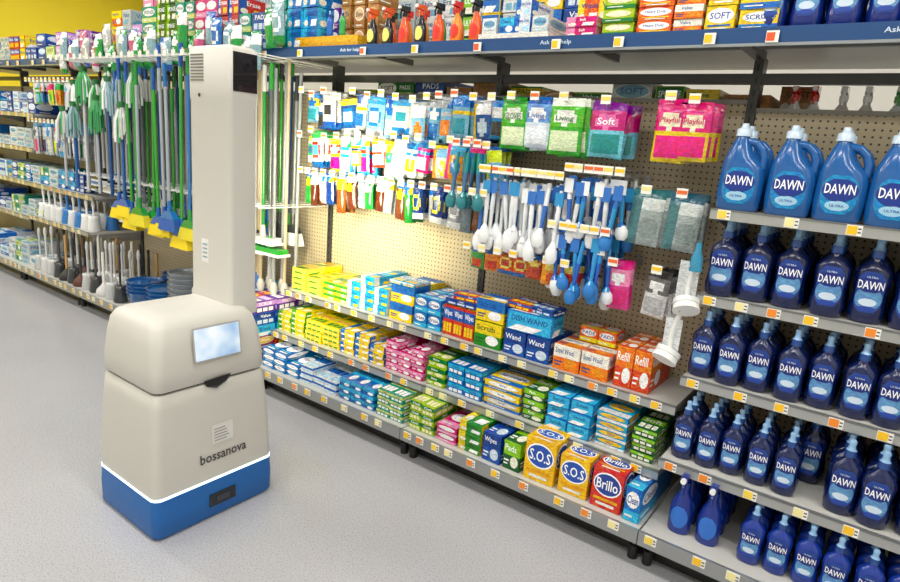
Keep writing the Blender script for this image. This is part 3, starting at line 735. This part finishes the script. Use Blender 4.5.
for x in [-6.6+i*.085 for i in range(12)]: hangrow(b,x,1.85,.075,.2,.03,cf_bag(rc(),'#eef0ee',rc(),'#e8eef0',rc()),4,yf=2.4)
for x in [-6.6+i*.085 for i in range(12)]: hangrow(b,x,1.5,.075,.3,.03,cf_bag('#b9bec0','#3f9cd6',rc(),'#e8eef0',rc()),4,yf=2.4)
b.obj('hanging_cleaning_packs')
b=MB(); x=-9.0
while x<-3.05:
    w=R.uniform(.12,.26)
    for (nn,yy) in ((1,2.47),(1,2.72)):
        k=R.choice((2,3,3,4)) if x>-5.2 else R.choice((1,2)); 
        stack(b,x,x+w,yy,2.041,w/ (2 if w>.2 else 1),.2,.11 if yy<2.6 else .13,k,P[R.choice(['wb','gr','cb','wt','gr','bl','rb','pk','pu','dg','tg','or'])],nd=nn,mat=R.choice([FILM,PRINT]))
    x+=w+.008
b.obj('mop_head_overstock')
b=MB()
for i in range(30):
    x=-5.9+i*.098; c=R.choice(['#2f9e4a','#c9cbc6','#1f6fc0','#b9bbb6','#8fb0b8','#d06a90'])
    pillow(b,x,2.41-.022*(i%2),2.16+R.uniform(-.06,.12),.1,.22,.05,cf_bag(c,R.choice(['#2f8f45','#1f5fb8','#ffffff']),'#ffffff',c,c))
b.obj('hanging_mop_refills')

# ---------------------------------------------------------------- robot
rob=bpy.data.objects.new('inventory_robot',None); rob.location=(-2.245,1.31,0); sc.collection.objects.link(rob)
def part(b,name):
    ob=b.obj(name,rob); ob.matrix_parent_inverse=Matrix.Translation((2.245,-1.31,0)); 
    return ob
cx,cy=-2.24,1.315
WH='#cbc8bf'
b=MB(); rrloft(b,[(cx,cy,.214,.262,.032,.004),(cx,cy,.222,.271,.036,.016),(cx,cy,.224,.272,.036,.10),(cx,cy,.220,.268,.036,.168)],'#1763ad',MATTE)
for sx in (-.13,.13):
    for sy in (-.2,.2): cyl(b,(cx+sx-.015,cy+sy,.03),(cx+sx+.015,cy+sy,.03),.03,'#141414',MATTE,14)
part(b,'base_skirt')
b=MB(); rrloft(b,[(cx,cy,.2215,.2695,.036,.168),(cx,cy,.2215,.2695,.036,.178)],'#ffffff',LED); part(b,'light_ring')
b=MB(); rrloft(b,[(cx,cy,.220,.268,.036,.178),(cx,cy,.218,.266,.036,.25),(cx-.001,cy,.212,.259,.036,.40),(cx-.003,cy,.204,.249,.036,.52),(cx-.004,cy,.200,.244,.036,.572),(cx-.004,cy,.193,.237,.034,.578)],WH,MATTE); part(b,'lower_body')
b=MB(); rrloft(b,[(cx-.004,cy,.182,.225,.035,.578),(cx-.004,cy,.182,.225,.035,.588)],'#2c2c2c',MATTE); part(b,'seam')
b=MB(); rrloft(b,[(cx-.004,cy,.195,.237,.036,.587),(cx-.005,cy,.203,.245,.04,.597),(cx-.006,cy,.202,.243,.042,.66),(cx-.01,cy,.193,.234,.045,.75),(cx-.016,cy,.180,.222,.048,.81),(cx-.022,cy,.163,.206,.05,.835),(cx-.025,cy,.14,.185,.05,.846),(cx-.025,cy,.08,.12,.04,.85)],WH,MATTE); part(b,'upper_body')
tx,ty=-2.29,1.523
b=MB(); rrloft(b,[(tx,ty,.148,.07,.02,.80),(tx,ty,.148,.07,.02,.862),(tx,ty,.142,.066,.02,.875),(tx,ty,.14,.065,.02,1.30),(tx,ty,.14,.065,.02,1.66),(tx,ty,.143,.067,.02,1.67),(tx,ty,.143,.067,.02,1.855),(tx,ty,.13,.055,.02,1.868)],WH,MATTE); part(b,'sensor_tower')
b=MB()
box(b,tx+.139,tx+.1455,ty-.052,ty+.056,1.70,1.845,'#17181a',GLOSS); cyl(b,(tx+.1455,ty+.01,1.80),(tx+.150,ty+.01,1.80),.018,'#24262b',GLOSS,16); cyl(b,(tx+.150,ty+.01,1.80),(tx+.152,ty+.01,1.80),.010,'#050507',GLOSS,12)
part(b,'camera_window')
b=MB()
for k in range(9): box(b,tx-.12,tx-.03,ty-.069,ty-.066,1.735+k*.012,1.740+k*.012,'#6f6d68',MATTE)
cyl(b,(tx-.06,ty-.069,1.68),(tx-.06,ty-.064,1.68),.008,'#2a2a2a',GLOSS,10)
part(b,'vent_grille')
b=MB()
fr=Fr((tx-.06,ty-.0655,1.0),(1,0,0),(0,0,1),(0,-1,0)); frect(b,fr,0,0,.05,.1,'#eceae4',mat=PLAIN)
for k in range(4): frect(b,fr,.008,.02+.018*k,.042,.026+.018*k,'#77a0b0',.0012,PLAIN)
part(b,'tower_label')
n=Vector((1,0,.12)).normalized(); up=Vector((-.12,0,1)).normalized()
fr=Fr((-2.0375,1.232,.684),(0,1,0),up,n)
b=MB(); frect(b,fr,-.006,-.006,.201,.130,'#b5b2aa',.002,MATTE); 
m,nt,p=newmat('screen_glass'); N=nt.nodes; K=nt.links
tc=N.new('ShaderNodeTexCoord'); nz=N.new('ShaderNodeTexNoise'); nz.inputs['Scale'].default_value=7; K.new(tc.outputs['Object'],nz.inputs['Vector'])
cr=N.new('ShaderNodeValToRGB'); cr.color_ramp.elements[0].position=.35; cr.color_ramp.elements[0].color=(*L('#8fb0d0'),1); cr.color_ramp.elements[1].position=.6; cr.color_ramp.elements[1].color=(*L('#e4ecf4'),1)
K.new(nz.outputs['Fac'],cr.inputs[0]); K.new(cr.outputs[0],p.inputs['Base Color']); K.new(cr.outputs[0],p.inputs['Emission Color']); p.inputs['Emission Strength'].default_value=.5; p.inputs['Roughness'].default_value=.12
frect(b,fr,0,0,.195,.124,'#ffffff',.004,m); part(b,'display_screen')
b=MB()
o_=-.035
b.add([(-2.035,1.30+o_,.598),(-2.035,1.42+o_,.603),(-2.035,1.40+o_,.578),(-2.035,1.355+o_,.556),(-2.035,1.31+o_,.572)],[(0,4,3,2,1)],MATTE,'#1c1c1c')
b.add([(-2.034,1.31+o_,.575),(-2.034,1.355+o_,.556),(-2.034,1.40+o_,.578),(-2.034,1.355+o_,.566)],[(0,1,2,3)],GLOSS,'#3a3a3a'); part(b,'handle_recess')
n2=Vector((1,0,.05)).normalized(); up2=Vector((-.05,0,1)).normalized()
fr=Fr((-2.0215,1.20,.24),(0,1,0),up2,n2)
b=MB(); ftext(b,fr,'bossanova',.14,.035,.21,.042,'#3c3c3c',.0035,MATTE); part(b,'logo_lettering')
b=MB(); frect(b,fr,.09,.085,.185,.165,'#dddbd4',.003,PLAIN)
for k in range(5): frect(b,fr,.10,.095+k*.012,.10+R.uniform(.05,.075),.099+k*.012,'#8d8d8a',.0036,PLAIN)
part(b,'notice_label')
b=MB(); box(b,-2.018,-2.0125,1.27,1.39,.055,.11,'#15181c',GLOSS); box(b,-2.0125,-2.010,1.30,1.36,.07,.095,'#2c3138',GLOSS); part(b,'floor_sensor')
b=MB(); box(b,tx-.06,tx+.06,ty+.066,ty+.072,.92,1.64,'#ffffff',LAMP); part(b,'side_light_bar')
l=bpy.data.lights.new('side_lamp','AREA'); l.shape='RECTANGLE'; l.size=.12; l.size_y=.9; l.energy=27; l.color=(1,.93,.64); l.spread=math.radians(95)
o=bpy.data.objects.new('side_lamp',l); sc.collection.objects.link(o); o.location=(tx,ty+.085,1.12)
dirv=Vector((-.42,1,-.06)).normalized(); o.rotation_euler=dirv.to_track_quat('-Z','Z').to_euler()
o.parent=rob; o.matrix_parent_inverse=Matrix.Translation((2.245,-1.31,0))

# ---------------------------------------------------------------- world & camera
w=bpy.data.worlds.new('w'); sc.world=w; w.use_nodes=True; w.node_tree.nodes['Background'].inputs[0].default_value=(.8,.85,.9,1); w.node_tree.nodes['Background'].inputs[1].default_value=.3
cam=bpy.data.cameras.new('camera'); co=bpy.data.objects.new('camera',cam); sc.collection.objects.link(co); sc.camera=co
cam.sensor_width=36; cam.lens=611/900*36; cam.clip_start=.05
rt=Vector((.8008,.5940,.0792)).normalized(); bk=Vector((.5656,-.7928,.2262)); bk=(bk-rt*bk.dot(rt)).normalized(); upv=bk.cross(rt)
M=Matrix((rt,upv,bk)).transposed().to_4x4(); M.translation=Vector((0,0,1.55)); co.matrix_world=M
